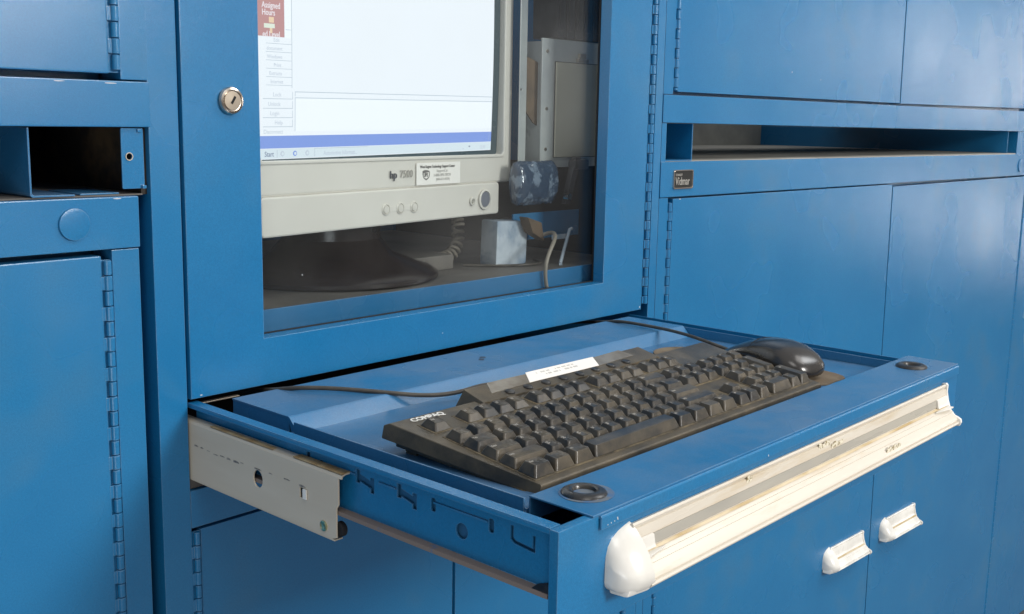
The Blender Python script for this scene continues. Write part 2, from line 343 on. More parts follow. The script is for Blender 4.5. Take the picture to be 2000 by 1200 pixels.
# glazed door
q = B(); q.mesh(plate([rect(.0022, .6585, .9535, 1.62), rect(.0775, .5755, .9968, 1.57)], T((0, -.0005, 0)) @ XZ, .016, .0009))
gd = q.build('window_door', BLUE, MC)
q = B(); q.mesh(plate([rect(.0700, .5830, .9900, 1.577), rect(.0785, .5745, .9978, 1.569)], T((0, .0155, 0)) @ XZ, .002, .0003)); q.build('window_gasket', BLACK, gd)
q = B(); q.box(.0710, .5820, .0178, .0208, .9912, 1.575, 0); q.build('glass', GLASS, gd)
q = B(); q.lathe([(.0112, -.0006), (.0117, -.0028), (.0108, -.0046), (.0092, -.0052), (.0088, -.0042), (.0080, -.0040)], (.0474, 0, 1.2057), 'y', 44)
lk = q.build('lock', CHROME, gd)
q = B(); q.lathe([(.0080, -.0040), (.0078, -.0052), (.0001, -.0054)], (.0474, 0, 1.2057), 'y', 36)
q.mi = 1; mk = plate([rect(-.0011, .0011, -.0036, .0036)], T((.0480, -.0056, 1.2062)) @ XZ @ Matrix.Rotation(R(-32), 4, 'Z'), .0004, .0001); q.mesh(mk)
q.build('lock_core', [STEELK, BLACK], gd)
hinge(.6668, .9600, 1.62, gd, side=1, r=.0036)
q = B(); q.box(.0015, .0500, -.0008, .004, .9480, .9492, .0003); q.build('striker_strip', STEELK, MC)
# slide
q = B()
q.mesh(plate([[(-.02, .8830), (.190, .8830), (.1975, .8858), (.1975, .9085), (.2000, .9120), (.2000, .9335), (-.02, .9335)], circ(.0985, .9075, .0062, 24, .0072), rect(.1535, .1625, .9065, .9145)], T((.0005, 0, 0)) @ YZ, .0014, .0004))
q.prism([(.0005, .9325), (.0012, .9352), (.0040, .9362), (.0085, .9362), (.0085, .9350), (.0045, .9350), (.0021, .9340), (.0019, .9325)], 'y', .02, -.2035, .0002)
q.box(.0005, .0085, -.195, .02, .8826, .8838, .0003)
sl = q.build('drawer_slide', BEIGE, MC)
q = B(); q.box(.0008, .0088, -.2038, -.145, .93625, .9370, .0002); q.box(.0008, .0060, -.118, -.03, .93625, .9367, .0002); q.build('worn_top_edge', CHIP, sl)
q = B()
for k in range(16):                                                # rub marks left by the rollers
    y0 = -.006-k*.0098; l = random.uniform(.004, .0105); zc = .9155-.0012*math.sin(k*.4)+random.uniform(-.0006, .0006); w_ = random.uniform(.0003, .0009)
    if k < 8 or k % 2: q.prism([(y0, zc-w_), (y0, zc+w_), (y0-l*.6, zc+w_*1.3), (y0-l, zc+w_*.3), (y0-l, zc-w_*.6)], 'x', .00035, .0006, 0)
q.build('rub_mark', DARKMK, sl)
q = B(); q.box(-.0006, .0006, -.1625, -.1580, .9065, .9145, .0003); q.build('stop_tab', CAPM, sl)
q = B(); q.lathe([(.0040, -.0001), (.0040, .0011), (.0031, .0014), (.0024, .0008), (.0001, .0007)][::-1] and [(.0040, .0007), (.0040, -.0006), (.0031, -.0010), (.0022, -.0004), (.0001, -.0003)], (.0005-.0003, -.1827, .8915), 'x', 24); q.build('rivet', BRASS, sl)
q = B(); q.lathe([(.0052, .0020), (.0058, .0026), (.0058, .0066), (.0052, .0072)], (.0005, -.1965, .8915), 'x', 24); q.build('roller', BLACK, sl)
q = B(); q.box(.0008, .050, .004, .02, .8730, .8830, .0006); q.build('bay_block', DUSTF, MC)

# ---- the keyboard drawer: a part of the cabinet, its pieces are sub-parts
q = B()
slots = []
for u0, u1 in ((.150, .170), (.2090, .2290), (.2540, .2740)):      # hooked slots: two legs and a low bar
    slots.append([(u0, .9400), (u0, .9300), (u0+.0042, .9300), (u0+.0042, .9315), (u1-.0042, .9288), (u1-.0042, .9255), (u1, .9255), (u1, .9370), (u1-.0042, .9370), (u1-.0042, .9345), (u0+.0042, .9370), (u0+.0042, .9400)])
slots.append([(.3620, .9390), (.3620, .9300), (.3640, .9282), (.3660, .9275), (.3800, .9262), (.3830, .9262), (.3830, .9370), (.3810, .9370), (.3810, .9285), (.3665, .9298), (.3645, .9320), (.3645, .9390)])
for u0 in (.2885, .3430): slots.append(rrect(u0, u0+.0044, .9290, .9385, .0014, 3))
slots.append(circ(.3183, .9225, .0055))
q.mesh(plate([rect(-.005, .4020, .9060, .9490)]+slots, T((.0100, 0, 0)) @ YZ, .0014, .0002))
q.box(.0012, .0112, -.4020, .005, .9488, .9502, .0004)     # top flange, folded outwards
q.box(.0012, .0020, -.4020, .005, .9462, .9490, .0003)
for u0, u1 in ((.175, .209), (.2350, .2530), (.292, .3425)):  # pressed ribs between the slots
    q.box(.0086, .0100, -u1, -u0, .9352, .9366, .0003)
q.box(.6390, .6404, -.4020, .005, .9060, .9490, .0003)
q.box(.0120, .6390, -.4020, .005, .9060, .9075, 0)
dr = q.build('keyboard_drawer', BLUE, MC)
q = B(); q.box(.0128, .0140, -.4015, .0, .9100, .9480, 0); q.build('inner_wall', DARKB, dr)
q = B(); q.box(.0030, .0100, -.4000, .005, .9048, .9060, .0003); q.box(.0026, .0034, -.4000, .005, .9030, .9062, .0002); q.build('side_ledge', BLUE_L, dr)
q = B(); q.hexa([(.0034, -.4, .903), (.0098, -.4, .903), (.0098, -.386, .903), (.0034, -.386, .903), (.0034, -.4, .9065), (.0098, -.4, .9125), (.0098, -.386, .907), (.0034, -.386, .9062)], .0005); q.build('corner_stop', RUBBER, dr)
q = B(); q.box(0, .6510, -.4100, -.4025, .8765, .9502, .0012)
q.prism([(-.4092, .9488), (-.4092, .9502), (-.4115, .9502), (-.4122, .9490), (-.4122, .9410), (-.4108, .9410), (-.4108, .9480)], 'x', .0395, .6480, .0003)
fp = q.build('front_panel', BLUE, dr)
q = B()
q.mesh(plate([rect(.0330, .6490, -.4105, -.3570), circ(.0620, -.3800, .0078), circ(.5978, -.3817, .0078)], T((0, 0, .9516)), .0014, .0004))
q.box(.0330, .6490, -.3582, -.3570, .9340, .9500, .0003)
q.build('front_cover', BLUE_T, dr)
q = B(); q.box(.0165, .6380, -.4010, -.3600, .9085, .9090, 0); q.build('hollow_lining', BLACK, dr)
q = B()
q.box(.0300, .6120, -.3550, -.1000, .9385, .9400, 0)
q.box(.0290, .0302, -.3560, -.1080, .9180, .9506, .0003)
q.box(.6118, .6130, -.3560, -.0930, .9180, .9506, .0003)
q.prism([(-.3552, .9385), (-.3552, .9420), (-.1150, .9402), (-.1080, .9408), (-.0972, .9512), (-.0955, .9520), (-.0150, .9520), (-.0150, .9505), (-.0950, .9505), (-.1000, .9385)], 'x', .0330, .6110, .0002)
q.box(.0335, .0350, -.0955, -.0155, .9180, .9505, .0003)
q.build('tray', BLUE_T, dr)
for gx, gy in ((.0620, -.3800), (.5978, -.3817)):
    q = B(); q.lathe([(.0155, .9512), (.0156, .9520), (.0148, .9534), (.0125, .9546), (.0098, .9549), (.0082, .9541), (.0074, .9526), (.0071, .9505), (.0071, .9480), (.0001, .9478)], (gx, gy, 0), 'z', 48); q.build('grommet', RUBBER, dr)
q = B(); ring = circ(.0632, -.3812, .0192, 40, .0182)
q.mesh(plate([ring], T((0, 0, .95195)), .0002, .00003)); q.build('dust_ring', mat('dust_deposit', (.13, .15, .17), .8, col2=(.05, .13, .26), scale=70, thr=(.4, .6)), dr)

def pull(parent, x0, x1, yb, zb, s=1., capw=.013, name='pull_handle', labels=False, wide=.026, local=False, ko=.88):
    """long extruded pull: concave face, bead along the bottom, solid cap on the left, thin cap on the right"""
    P = [(0, .0400), (.0040, .0412), (.0052, .0398), (.0048, .0382), (.0034, .0374), (.0034, .0368), (.0050, .0362), (.0056, .0330), (.0064, .0292), (.0060, .0288), (.0070, .0225), (.0078, .0206), (.0096, .0190), (.0124, .0168), (.0120, .0160), (.0156, .0132), (.0152, .0124), (.0190, .0094), (.0214, .0070), (.0222, .0056), (.0210, .0048), (.0212, .0043), (.0236, .0042), (.0244, .0025), (.0232, .0008), (.0205, .0000), (.0150, .0004), (0, .0004)]
    P = [(yb-p*s*ko, zb+z*s) for p, z in P]
    q = B(); q.prism(P, 'x', x0+capw, x1-.002, 0); h = q.build(name, CAPM if name == 'handle' else PULL, parent, local=local)
    if name == 'handle': q = B(); q.prism([(yb-.0092*s*ko, zb+.0186*s), (yb-.0104*s*ko, zb+.0190*s), (yb-.0128*s*ko, zb+.0172*s), (yb-.0120*s*ko, zb+.0164*s)], 'x', x0+capw+.002, x1-.003, 0); q.build('grime_line', CHIP2, parent, local=local)
    q = B(); rings = []
    for f, zt, om, zl in ((0, .017, .003, .006), (.02, .024, .0085, .003), (.10, .0305, .0140, .0005), (.25, .0350, .0195, -.0012), (.50, .0385, .0232, -.0020), (.80, .0408, .0250, -.0022), (1, .0418, .0256, -.0022)):
        x = x0+(wide*f)*s; om *= ko; rg = [(x, yb+.0006, zb+zl*s), (x, yb+.0006, zb+zt*s)]
        for k in range(1, 12):
            a = k/12*math.pi/2; g_ = k/12; o_ = om*(.45*math.sin(a)+.55*g_); z_ = zl+.012+(zt-zl-.012)*(.45*math.cos(a)+.55*(1-g_))
            rg.append((x, yb-o_*s, zb+z_*s))
        for k in range(0, 7):
            a = k/6*math.pi/2; rg.append((x, yb-(om-.010*(om/.0256)*(1-math.cos(a)))*s, zb+(zl+.012-.012*math.sin(a))*s))
        rings.append(rg)
    # the inside of the cap is scooped back towards the trough
    last = []
    for p in rings[-1]:
        last.append((p[0]+.0016*s, yb+(p[1]-yb)*.93, zb+.010*s+(p[2]-zb-.010*s)*.95))
    rings.append(last)
    q.loft(rings); q.build('end_cap', CAPM, parent, local=local)
    q = B(); xe = x0+wide*s; q.hexa([(xe-.021*s, yb-.0150*s, zb-.0026*s), (xe+.0016*s, yb-.0200*s*ko, zb-.0026*s), (xe+.0016*s, yb-.0010, zb-.0026*s), (xe-.023*s, yb-.0010, zb-.0026*s), (xe-.018*s, yb-.0185*s*ko, zb+.0062*s), (xe+.0024*s, yb-.0272*s*ko, zb+.0066*s), (xe+.0016*s, yb-.0010, zb+.0066*s), (xe-.022*s, yb-.0010, zb+.0062*s)], .0022*s); q.build('end_cap_foot', CAPM, parent, local=local)
    q = B(); P2 = [(-.0010, .0415), (.0045, .0425), (.0066, .0405), (.0064, .0330), (.0084, .0240), (.0118, .0150), (.0170, .0098), (.0215, .0084), (.0252, .0066), (.0260, .0030), (.0242, -.0006), (.0205, -.0014), (.0, -.0014)]
    q.prism([(yb-p*s*ko, zb+z*s) for p, z in P2], 'x', x1-.002, x1+.0018*s, .0006*s); q.build('end_cap', CAPM, parent, local=local)
    return h
h = pull(dr, .0475, .6105, -.4102, .8975, s=.96, capw=.0235)
def onpull(x0, x1, o0, z0, o1, z1, m_, name, t=.0006, n=1):
    q = B(); q.hexa([(x0, -.4102-.87*o0, .8972+z0), (x1, -.4102-.87*o0, .8972+z0), (x1, -.4102-.87*o0+.0005, .8972+z0-t), (x0, -.4102-.87*o0+.0005, .8972+z0-t),
                     (x0, -.4102-.87*o1, .8972+z1), (x1, -.4102-.87*o1, .8972+z1), (x1, -.4102-.87*o1+.0005, .8972+z1-t), (x0, -.4102-.87*o1+.0005, .8972+z1-t)], .0001)
    return q.build(name, m_, dr)
onpull(.092, .590, .0080, .0215, .0069, .0286, LABEL, 'label_strip')
onpull(.080, .600, .0104, .0190, .0084, .0206, CHIP2, 'grime_line', t=.0003)
for x0, x1, xt in ((.0640, .0905, .1010), (.5800, .6060, .5700)):
    q = B(); q.prism([(-.4102-.87*o_, .8972+z_) for o_, z_ in ((.0066, .0292), (.0086, .0288), (.0100, .0222), (.0112, .0206), (.0092, .0198), (.0076, .0215))], 'x', x0, x1, .0003)
    xa, xb = (x0, x1) if xt > x1 else (x1, x0)
    q.prism([(xa, -.4102-.87*.0100), (xa, -.4102-.87*.0165), ((xa+xb)/2, -.4102-.87*.0160), (xt, -.4102-.87*.0118), (xb, -.4102-.87*.0100)], 'z', .9150, .9162, .0003)
    q.build('label_clip', CAPM, dr)
for x0, x1, o0, z0 in ((.330, .350, .0051, .0345), (.352, .374, .0060, .0312), (.440, .470, .0196, .0098), (.214, .222, .0051, .0345)):
    q = B(); n = 9; top = []; bot = []
    for k in range(n+1):
        x = x0+(x1-x0)*k/n; top.append((x, z0+.0012+random.uniform(.0, .0022))); bot.append((x, z0-.0012-random.uniform(0, .0012)))
    sl_ = .0004
    q.prism(bot+top[::-1], 'y', 0, .0003, 0); q.bm.transform(T((0, -.4102-.87*o0-.0002, .8972))); q.build('sticker_residue', GRIME, dr)

# scuffs on the tray's rear plate and on the drawer front
for cx, cy, cz, pl in ((.300, -.058, .9522, 'z'), (.307, -.052, .9522, 'z')):
    q = B(); P = [(cx+random.uniform(.4, 1)*.006*math.cos(a), cy+random.uniform(.3, 1)*.004*math.sin(a)) for a in [k*math.pi/5 for k in range(10)]]
    q.prism(P, 'z', cz-.0001, cz+.0001, 0); q.build('scuff', SCUFF, dr)

# ============================================================ RIGHT CABINET  (its front is turned a little towards the camera)
RC = thing('storage_cabinet', 'blue steel cabinet on the right, with two pairs of doors and a shelf slot', 'cabinet', (.69, 0, 0), R(-2.6))
L_ = True
q = B()
q.box(.0006, .0215, 0, .03, 1.2295, 1.9, .001)
q.quadxz([(.0006, 1.1933), (1.75, 1.1850), (1.75, 1.2290), (.0006, 1.2290)], -.0012, .030, .0012)
q.box(.0006, 1.75, .031, .40, 1.2200, 1.2285, 0)  # unseen roof added over the slot, open at the rear to light the shelf
q.box(.0006, .0108, 0, .60, 1.1428, 1.1930, .0006)
q.quadxz([(.0006, 1.0968), (1.75, 1.0955), (1.75, 1.1395), (.0006, 1.1432)], -.0012, .60, .0012)
q.box(.0006, .0200, 0, .03, .02, 1.0962, .001)
q.box(1.2965, 1.75, 0, .03, .02, 1.095, .001); q.box(1.2965, 1.75, 0, .03, 1.2295, 1.9, .001)
q.box(1.2225, 1.75, .0006, .03, 1.1400, 1.1872, .0006)
q.box(.02, 1.30, .0160, .018, .02, 1.0960, 0); q.box(.02, 1.30, .0160, .018, 1.2298, 1.9, 0)
q.build('frame', BLUE, RC, local=L_)
q = B(); q.quadxz([(.0112, 1.1420), (1.2220, 1.1398), (1.2220, 1.1425), (.0112, 1.1440)], .002, .60, .0004); q.build('shelf', GREYD, RC, local=L_)
q = B(); q.box(.1, 1.24, .585, .60, 1.1430, 1.3200, 0); q.build('slot_back', GREYD, RC, local=L_)
q = B(); q.box(.0700, .0716, .0020, .30, 1.1450, 1.1925, .0004); q.box(.0112, .0704, .0010, .060, 1.1438, 1.1452, .0004); q.build('stub_channel', BLUE, RC, local=L_)
q = B(); q.box(1.1730, 1.1750, .002, .585, 1.1430, 1.1880, .0004); q.box(1.1731, 1.1749, .04, .585, 1.1881, 1.3, 0); q.build('side_liner', BLUE, RC, local=L_)
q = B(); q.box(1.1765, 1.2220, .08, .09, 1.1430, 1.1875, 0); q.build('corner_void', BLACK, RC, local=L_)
q = B(); q.lathe([(.0130, -.0010), (.0136, -.0022), (.0130, -.0034), (.0105, -.0038), (.0001, -.0038)], (1.246, 0, 1.1165), 'y', 36); q.build('round_plug', BLUE, RC, local=L_)
gap = .0014
d = B().quadxz([(.0300, 1.2330), (.6685-gap, 1.2325), (.6530-gap, 1.9), (.0300, 1.9)], -.0005, .014, .0012).build('upper_door', BLUE, RC, local=L_)
hinge(.0262, 1.2345, 1.9, d, local=L_, side=1, r=.0036)
d = B().quadxz([(.6685+gap, 1.2318), (1.2900, 1.2350), (1.2860, 1.9), (.6530+gap, 1.9)], -.0005, .014, .0012).build('upper_door', BLUE, RC, local=L_)
def hA(p, x): return pull(p, x, x+.135, -.0008, .4335, .92, capw=.0185, name='handle', wide=.022, local=L_, ko=1.0)
d = B().quadxz([(.0275, .03), (.6880-gap, .03), (.6645-gap, 1.0945), (.0300, 1.0945)], -.0005, .014, .0012).build('lower_door', BLUE, RC, local=L_)
hinge(.0245, .04, 1.0895, d, local=L_, side=1, r=.0034)
hA(d, .5045)
d = B().quadxz([(.6880+gap, .03), (1.2920, .03), (1.2840, 1.0930), (.6645+gap, 1.0905)], -.0005, .014, .0012).build('lower_door', BLUE, RC, local=L_)
hA(d, .7140)
hinge(1.2890, .04, 1.0890, d, local=L_, side=-1, r=.0034)
# badge
q = B(); q.mesh(plate([rrect(.0262, .0700, 1.1070, 1.1325, .0030), rrect(.0282, .0680, 1.1090, 1.1305, .0020)], T((0, -.0036, 0)) @ XZ, .0032, .0008))
bd = q.build('badge', CHROME, RC, local=L_)
q = B(); q.mesh(plate([rrect(.0270, .0690, 1.1078, 1.1317, .0020)], T((0, -.0024, 0)) @ XZ, .0016, .0001)); q.build('badge_face', PLATED, bd, local=L_)
q = B(); q.mesh(text('Vidmar', .0150, T((.0305, -.0028, 1.1125)) @ XZ, .0002, sx=.72)); q.mesh(text('STANLEY', .0042, T((.0312, -.0026, 1.1243)) @ XZ, .0002, sx=.85)); q.build('badge_lettering', LEGEND, bd, local=L_)

CHIPM = mat('bare_metal_chip', (.50, .53, .55), .5)
def chips(parent, spots, local):
    for x, y, z, w_, h_ in spots:
        q = B(); P = [(x+w_*math.cos(a)*random.uniform(.5, 1), z+h_*math.sin(a)*random.uniform(.5, 1)) for a in [k*math.pi/4 for k in range(8)]]
        q.prism(P, 'y', y, y+.0002, 0); q.build('paint_chip', CHIPM, parent, local=local, wn=False)
chips(RC, [(.590, -.0014, 1.2283, .0040, .0005), (.602, -.0014, 1.2284, .0025, .0004), (.628, -.0014, 1.2284, .0030, .0005), (.045, -.0007, 1.0935, .0030, .0007), (.310, -.0007, 1.2700, .0008, .0016), (.395, -.0007, 1.2620, .0007, .0010)], True)
chips(MC, [(.012, -.0007, .9560, .0016, .0008), (.655, -.0007, .9570, .0012, .0016), (.120, -.0007, 1.0500, .0006, .0008), (.300, -.0007, .9710, .0008, .0006)], False)
chips(dr, [(.0460+.0035*k, -.4124, .9430+.0003*k, .0007, .0005) for k in range(4)]+[(.0560, -.4124, .9450, .0009, .0008), (.250, -.4124, .9425, .0006, .0010)], False)
chips(LC, [(-.060, -.0017, 1.2165, .0080, .0006), (-.100, -.0017, 1.2168, .0060, .0005), (-.058, -.0017, 1.1275, .0050, .0005)], False)
# ============================================================ KEYBOARD
U = .01814726
KB = thing('keyboard', 'grimy black computer keyboard lying in the pulled-out blue drawer', 'keyboard', (.06385, -.33580, .9487), rot=(R(7.094), 0, R(.187)))
# body: side profile in key rows, extruded along x; origin of the local frame is the front left key corner
def sidep(y0, y1, t0, t1, zt=0.): return [(y0+.0015, -t0), (y0, -.004), (y0+.0005, zt+.0006), (y0+.002, zt+.0014), (y1-.003, zt+.0014), (y1, zt-.001), (y1+.001, -t1)]
q = B()
yf, yb_ = -.0085, 7.55*U
XF0, XB0, XF1, XB1 = -.0035, -1.0*U, 22.5*U+.0060, 23.4*U      # the sides flare towards the back
def sx_(y, side):
    f = (y-yf)/(yb_-yf); return XF0+(XB0-XF0)*f if side < 0 else XF1+(XB1-XF1)*f
t = bmesh.new()
P = [(yf+.0015, -.0085), (yf, -.0035), (yf+.0006, -.0002), (yf+.0022, .0006), (yb_-.004, .0006), (yb_, -.0015), (yb_+.001, -.0125)]
A = [t.verts.new((sx_(p[0], -1)+(.0012 if p[1] > -.001 else -.0008), p[0], p[1])) for p in P]; C = [t.verts.new((sx_(p[0], 1)-(.0012 if p[1] > -.001 else -.0008), p[0], p[1])) for p in P]
for i in range(len(P)): t.faces.new((A[i], A[(i+1) % len(P)], C[(i+1) % len(P)], C[i]))
t.faces.new(A[::-1]); t.faces.new(C); bmesh.ops.recalc_face_normals(t, faces=t.faces); bev(t, .0010); add(q.bm, t)
# raised strip behind the function keys
q.hexa([(4.0*U, 6.78*U, -.004), (18.3*U, 6.78*U, -.004), (18.3*U, 8.35*U, -.010), (4.0*U, 8.35*U, -.010), (4.25*U, 6.84*U, .0024), (18.1*U, 6.84*U, .0024), (18.0*U, 8.22*U, .0055), (4.35*U, 8.22*U, .0055)], .0010)
xl, xr = -.0100, 22.5*U+.0100
# lower shell, set in
q.hexa([(xl+.004, yf+.002, -.0092), (xr-.004, yf+.002, -.0092), (xr-.004, yb_-.004, -.0200), (xl+.002, yb_-.004, -.0200), (xl+.003, yf+.001, -.0070), (xr-.003, yf+.001, -.0070), (xr-.003, yb_-.002, -.010), (xl+.003, yb_-.002, -.010)], .0008)
for fx in (xl+.016, xr-.016): q.hexa([(fx-.010, yb_-.022, -.027), (fx+.010, yb_-.022, -.027), (fx+.010, yb_-.012, -.026), (fx-.010, yb_-.012, -.026), (fx-.010, yb_-.024, -.016), (fx+.010, yb_-.024, -.016), (fx+.010, yb_-.010, -.016), (fx-.010, yb_-.010, -.016)], .0005)
q.build('housing', KBODY, KB, local=True)
# deck inside the key wells
q = B(); dz = .0009
for a, c, r0, r1 in ((-.06, 15.06, -.06, 5.06), (15.19, 18.31, -.06, 2.06), (15.19, 18.31, 2.94, 5.06), (18.44, 22.56, -.06, 5.06), (-.06, 1.06, 5.44, 6.56), (1.94, 6.06, 5.44, 6.56), (6.44, 10.56, 5.44, 6.56), (10.94, 15.06, 5.44, 6.56), (15.19, 18.31, 5.44, 6.56)):
    q.box(a*U, c*U, r0*U, r1*U, dz-.0006, dz, 0)
q.build('key_well', KDECK, KB, local=True)
rows = [
 (0, 0, [('Ctrl', 1.25), ('', 1.25), ('Alt', 1.25), (' ', 6.25), ('Alt', 1.25), ('', 1.25), ('', 1.25), ('Ctrl', 1.25)]),
 (0, 1, [('Shift', 2.25)]+[(c_, 1) for c_ in 'ZXCVBNM,./']+[('Shift', 2.75)]),
 (0, 2, [('Caps', 1.75)]+[(c_, 1) for c_ in "ASDFGHJKL;'"]+[('Enter', 2.25)]),
 (0, 3, [('Tab', 1.5)]+[(c_, 1) for c_ in 'QWERTYUIOP[]']+[('\\', 1.5)]),
 (0, 4, [(c_, 1) for c_ in '`1234567890-=']+[('Bksp', 2)]),
 (0, 5.5, [('Esc', 1)]), (2, 5.5, [('F1', 1), ('F2', 1), ('F3', 1), ('F4', 1)]), (6.5, 5.5, [('F5', 1), ('F6', 1), ('F7', 1), ('F8', 1)]), (11, 5.5, [('F9', 1), ('F10', 1), ('F11', 1), ('F12', 1)]),
 (15.25, 5.5, [('Prt', 1), ('Scr', 1), ('Brk', 1)]), (15.25, 4, [('Ins', 1), ('Hm', 1), ('Pg', 1)]), (15.25, 3, [('Del', 1), ('End', 1), ('Pg', 1)]),
 (16.25, 1, [('^', 1)]), (15.25, 0, [('<', 1), ('v', 1), ('>', 1)]),
 (18.5, 0, [('0', 2), ('.', 1)]), (18.5, 1, [('1', 1), ('2', 1), ('3', 1)]), (18.5, 2, [('4', 1), ('5', 1), ('6', 1)]), (18.5, 3, [('7', 1), ('8', 1), ('9', 1)]), (18.5, 4, [('Num', 1), ('/', 1), ('*', 1), ('-', 1)])]
keys = []
for x, r, l in rows:
    for n_, w_ in l: keys.append((x, r, w_, 1, n_)); x += w_
keys += [(21.5, 0, 1, 2, 'Ent'), (21.5, 2, 1, 2, '+')]
HT = {0: (.0075, -.03), 1: (.0063, -.01), 2: (.0060, .01), 3: (.0064, .03), 4: (.0062, .05), 5.5: (.0052, .05)}
def cap(q, x, r, w_, h_, name):
    """one keycap: tapering skirt, rounded edges, dished top, printed legend"""
    W_, D_ = w_*U-.0009, h_*U-.0009; ht, tl = HT[r]; jit = random.uniform(-.0003, .0003); g = 5 if w_ < 3 else 9; t = bmesh.new()
    ix, iyf, iyb = .0033, .0040, .0026
    rc = .0017
    def ring(hw0, hw1, d0, d1, zf, rc_):
        pts = []
        for cx, cy, a0 in ((hw1-rc_, d1-rc_, 0), (hw0+rc_, d1-rc_, 90), (hw0+rc_, d0+rc_, 180), (hw1-rc_, d0+rc_, 270)):
            for k in range(4): an = R(a0+30*k); X_, Y_ = cx+rc_*math.cos(an), cy+rc_*math.sin(an); pts.append((X_, Y_, zf(X_, Y_)))
        return pts
    zt_ = lambda X_, Y_: ht+jit+tl*Y_
    if name == ' ': dish = lambda X_, Y_: zt_(X_, Y_)+.0002*(1-(2*Y_/D_)**2)
    else: dish = lambda X_, Y_: zt_(X_, Y_)-.0010*max(0, 1-(X_/(W_/2-ix))**2)
    R0 = ring(-W_/2, W_/2, -D_/2, D_/2, lambda X_, Y_: 0, rc)
    R1 = ring(-W_/2+ix*.93, W_/2-ix*.93, -D_/2+iyf*.93, D_/2-iyb*.93, lambda X_, Y_: zt_(X_, Y_)-.0005, rc)
    R2 = ring(-W_/2+ix, W_/2-ix, -D_/2+iyf, D_/2-iyb, lambda X_, Y_: zt_(X_, Y_)-.00015, rc)
    R3 = ring(-W_/2+ix+.0004, W_/2-ix-.0004, -D_/2+iyf+.0004, D_/2-iyb-.0004, lambda X_, Y_: zt_(X_, Y_), rc)
    V = [[t.verts.new(p) for p in rr] for rr in (R0, R1, R2, R3)]; n = len(R0)
    for i in range(3):
        for j in range(n): t.faces.new((V[i][j], V[i][(j+1) % n], V[i+1][(j+1) % n], V[i+1][j]))
    inner = [[t.verts.new((p[0]*f, (p[1]-.0006)*f+.0006, dish(p[0]*f, p[1]*f))) for p in R3] for f in (.72, .4)]
    L3 = [V[3]]+inner
    for i in range(2):
        for j in range(n): t.faces.new((L3[i][j], L3[i][(j+1) % n], L3[i+1][(j+1) % n], L3[i+1][j]))
    t.faces.new(L3[2]); bmesh.ops.recalc_face_normals(t, faces=t.faces)
    t.transform(T(((x+w_/2)*U, (r+h_/2)*U, dz+.0004)) @ Matrix.Rotation(random.uniform(-.012, .012), 4, 'Z') @ Matrix.Rotation(random.uniform(-.02, .02), 4, 'X'))
    add(q.bm, t, 0)
    if name.strip():
        zt = dz+.0004+ht+jit+tl*(D_/2-.006)+.0000
        q.mesh(text(name, .0040 if len(name) == 1 else .0026, T(((x+w_/2)*U-W_/2+ix+.0010, (r+h_/2)*U+D_/2-iyb-.0046, zt-.0001)) @ Matrix.Rotation(tl, 4, 'X'), .00022), mi=1)
keys.sort(key=lambda k: (k[1] >= 3 and k[0] >= 18.5))
for k in keys[:100]:
    q = B(); cap(q, *k); q.build('key', [KEYM, LEGEND], KB, local=True, ang=28)
q = B()
for k in keys[100:]: cap(q, *k)
o = q.build('key', [KEYM, LEGEND], KB, local=True, ang=28); o['kind'] = 'stuff'
for k in range(8):
    q = B(); q.lathe([(.0046, .0030), (.0044, .0046), (.0036, .0054), (.0028, .0050), (.0001, .0048)], (6.3*U+k*1.30*U, 7.12*U, -.0008), 'z', 20); q.build('hotkey_button', RUBBER, KB, local=True)
tm = text('COMPAQ', .0095, Matrix(), .0002, bold=.0004); wx = max(v.co.x for v in tm.vertices); tm.transform(T((.02*U, 6.88*U, .0011)) @ Matrix.Rotation(R(-1), 4, 'Z') @ Matrix.Diagonal((1.86*U/wx, .86, 1, 1)))
q = B(); q.mesh(tm); q.build('maker_lettering', WHITEP, KB, local=True)
def zs(v): return .0024+(v-6.84)/(8.22-6.84)*.0031
def patch(c, lift, th): return [(u*U, v*U, zs(v)+lift) for u, v in c]+[(u*U, v*U, zs(v)+lift+th) for u, v in c]
q = B(); q.hexa(patch([(8.05, 7.42), (13.40, 7.36), (13.95, 8.24), (8.70, 8.30)], .0004, .0003), 0); st = q.build('paper_label', [PAPER, LEGEND], KB, local=True)
q = B()
for k in range(30):
    u = 9.6+k*.085
    if random.random() < .7: q.hexa(patch([(u, 7.72), (u+.05, 7.72), (u+.05, 7.84), (u, 7.84)], .0007, .0001), 0)
for k in range(34):
    u = 9.2+k*.085
    if random.random() < .6: q.hexa(patch([(u, 7.98), (u+.05, 7.98), (u+.05, 8.08), (u, 8.08)], .0007, .0001), 0)
q.build('faded_print', LEGEND, st, local=True)
q = B(); q.hexa(patch([(5.3, 7.34), (8.3, 7.40), (8.8, 8.2), (5.9, 8.25)], .0001, .0003), 0); q.build('clear_tape', TAPE, KB, local=True)
q = B(); q.hexa(patch([(13.3, 7.36), (16.6, 7.5), (16.3, 8.3), (13.7, 8.2)], .0001, .0003), 0); q.build('clear_tape', TAPE, KB, local=True)
q = B(); q.mesh(tubemesh([(.080, .040, .940), (.0790, .010, .9470), (.0800, -.012, .9500), (.0850, -.028, .9548), (.1020, -.052, .9560), (.1180, -.070, .9550), (.140, -.096, .9530), (.158, -.110, .9500), (.180, -.122, .9480), (.205, -.132, .9500), (.222, -.140, .9560), (.240, -.168, .9580)], .0020)); q.build('cable', CABLE, KB)

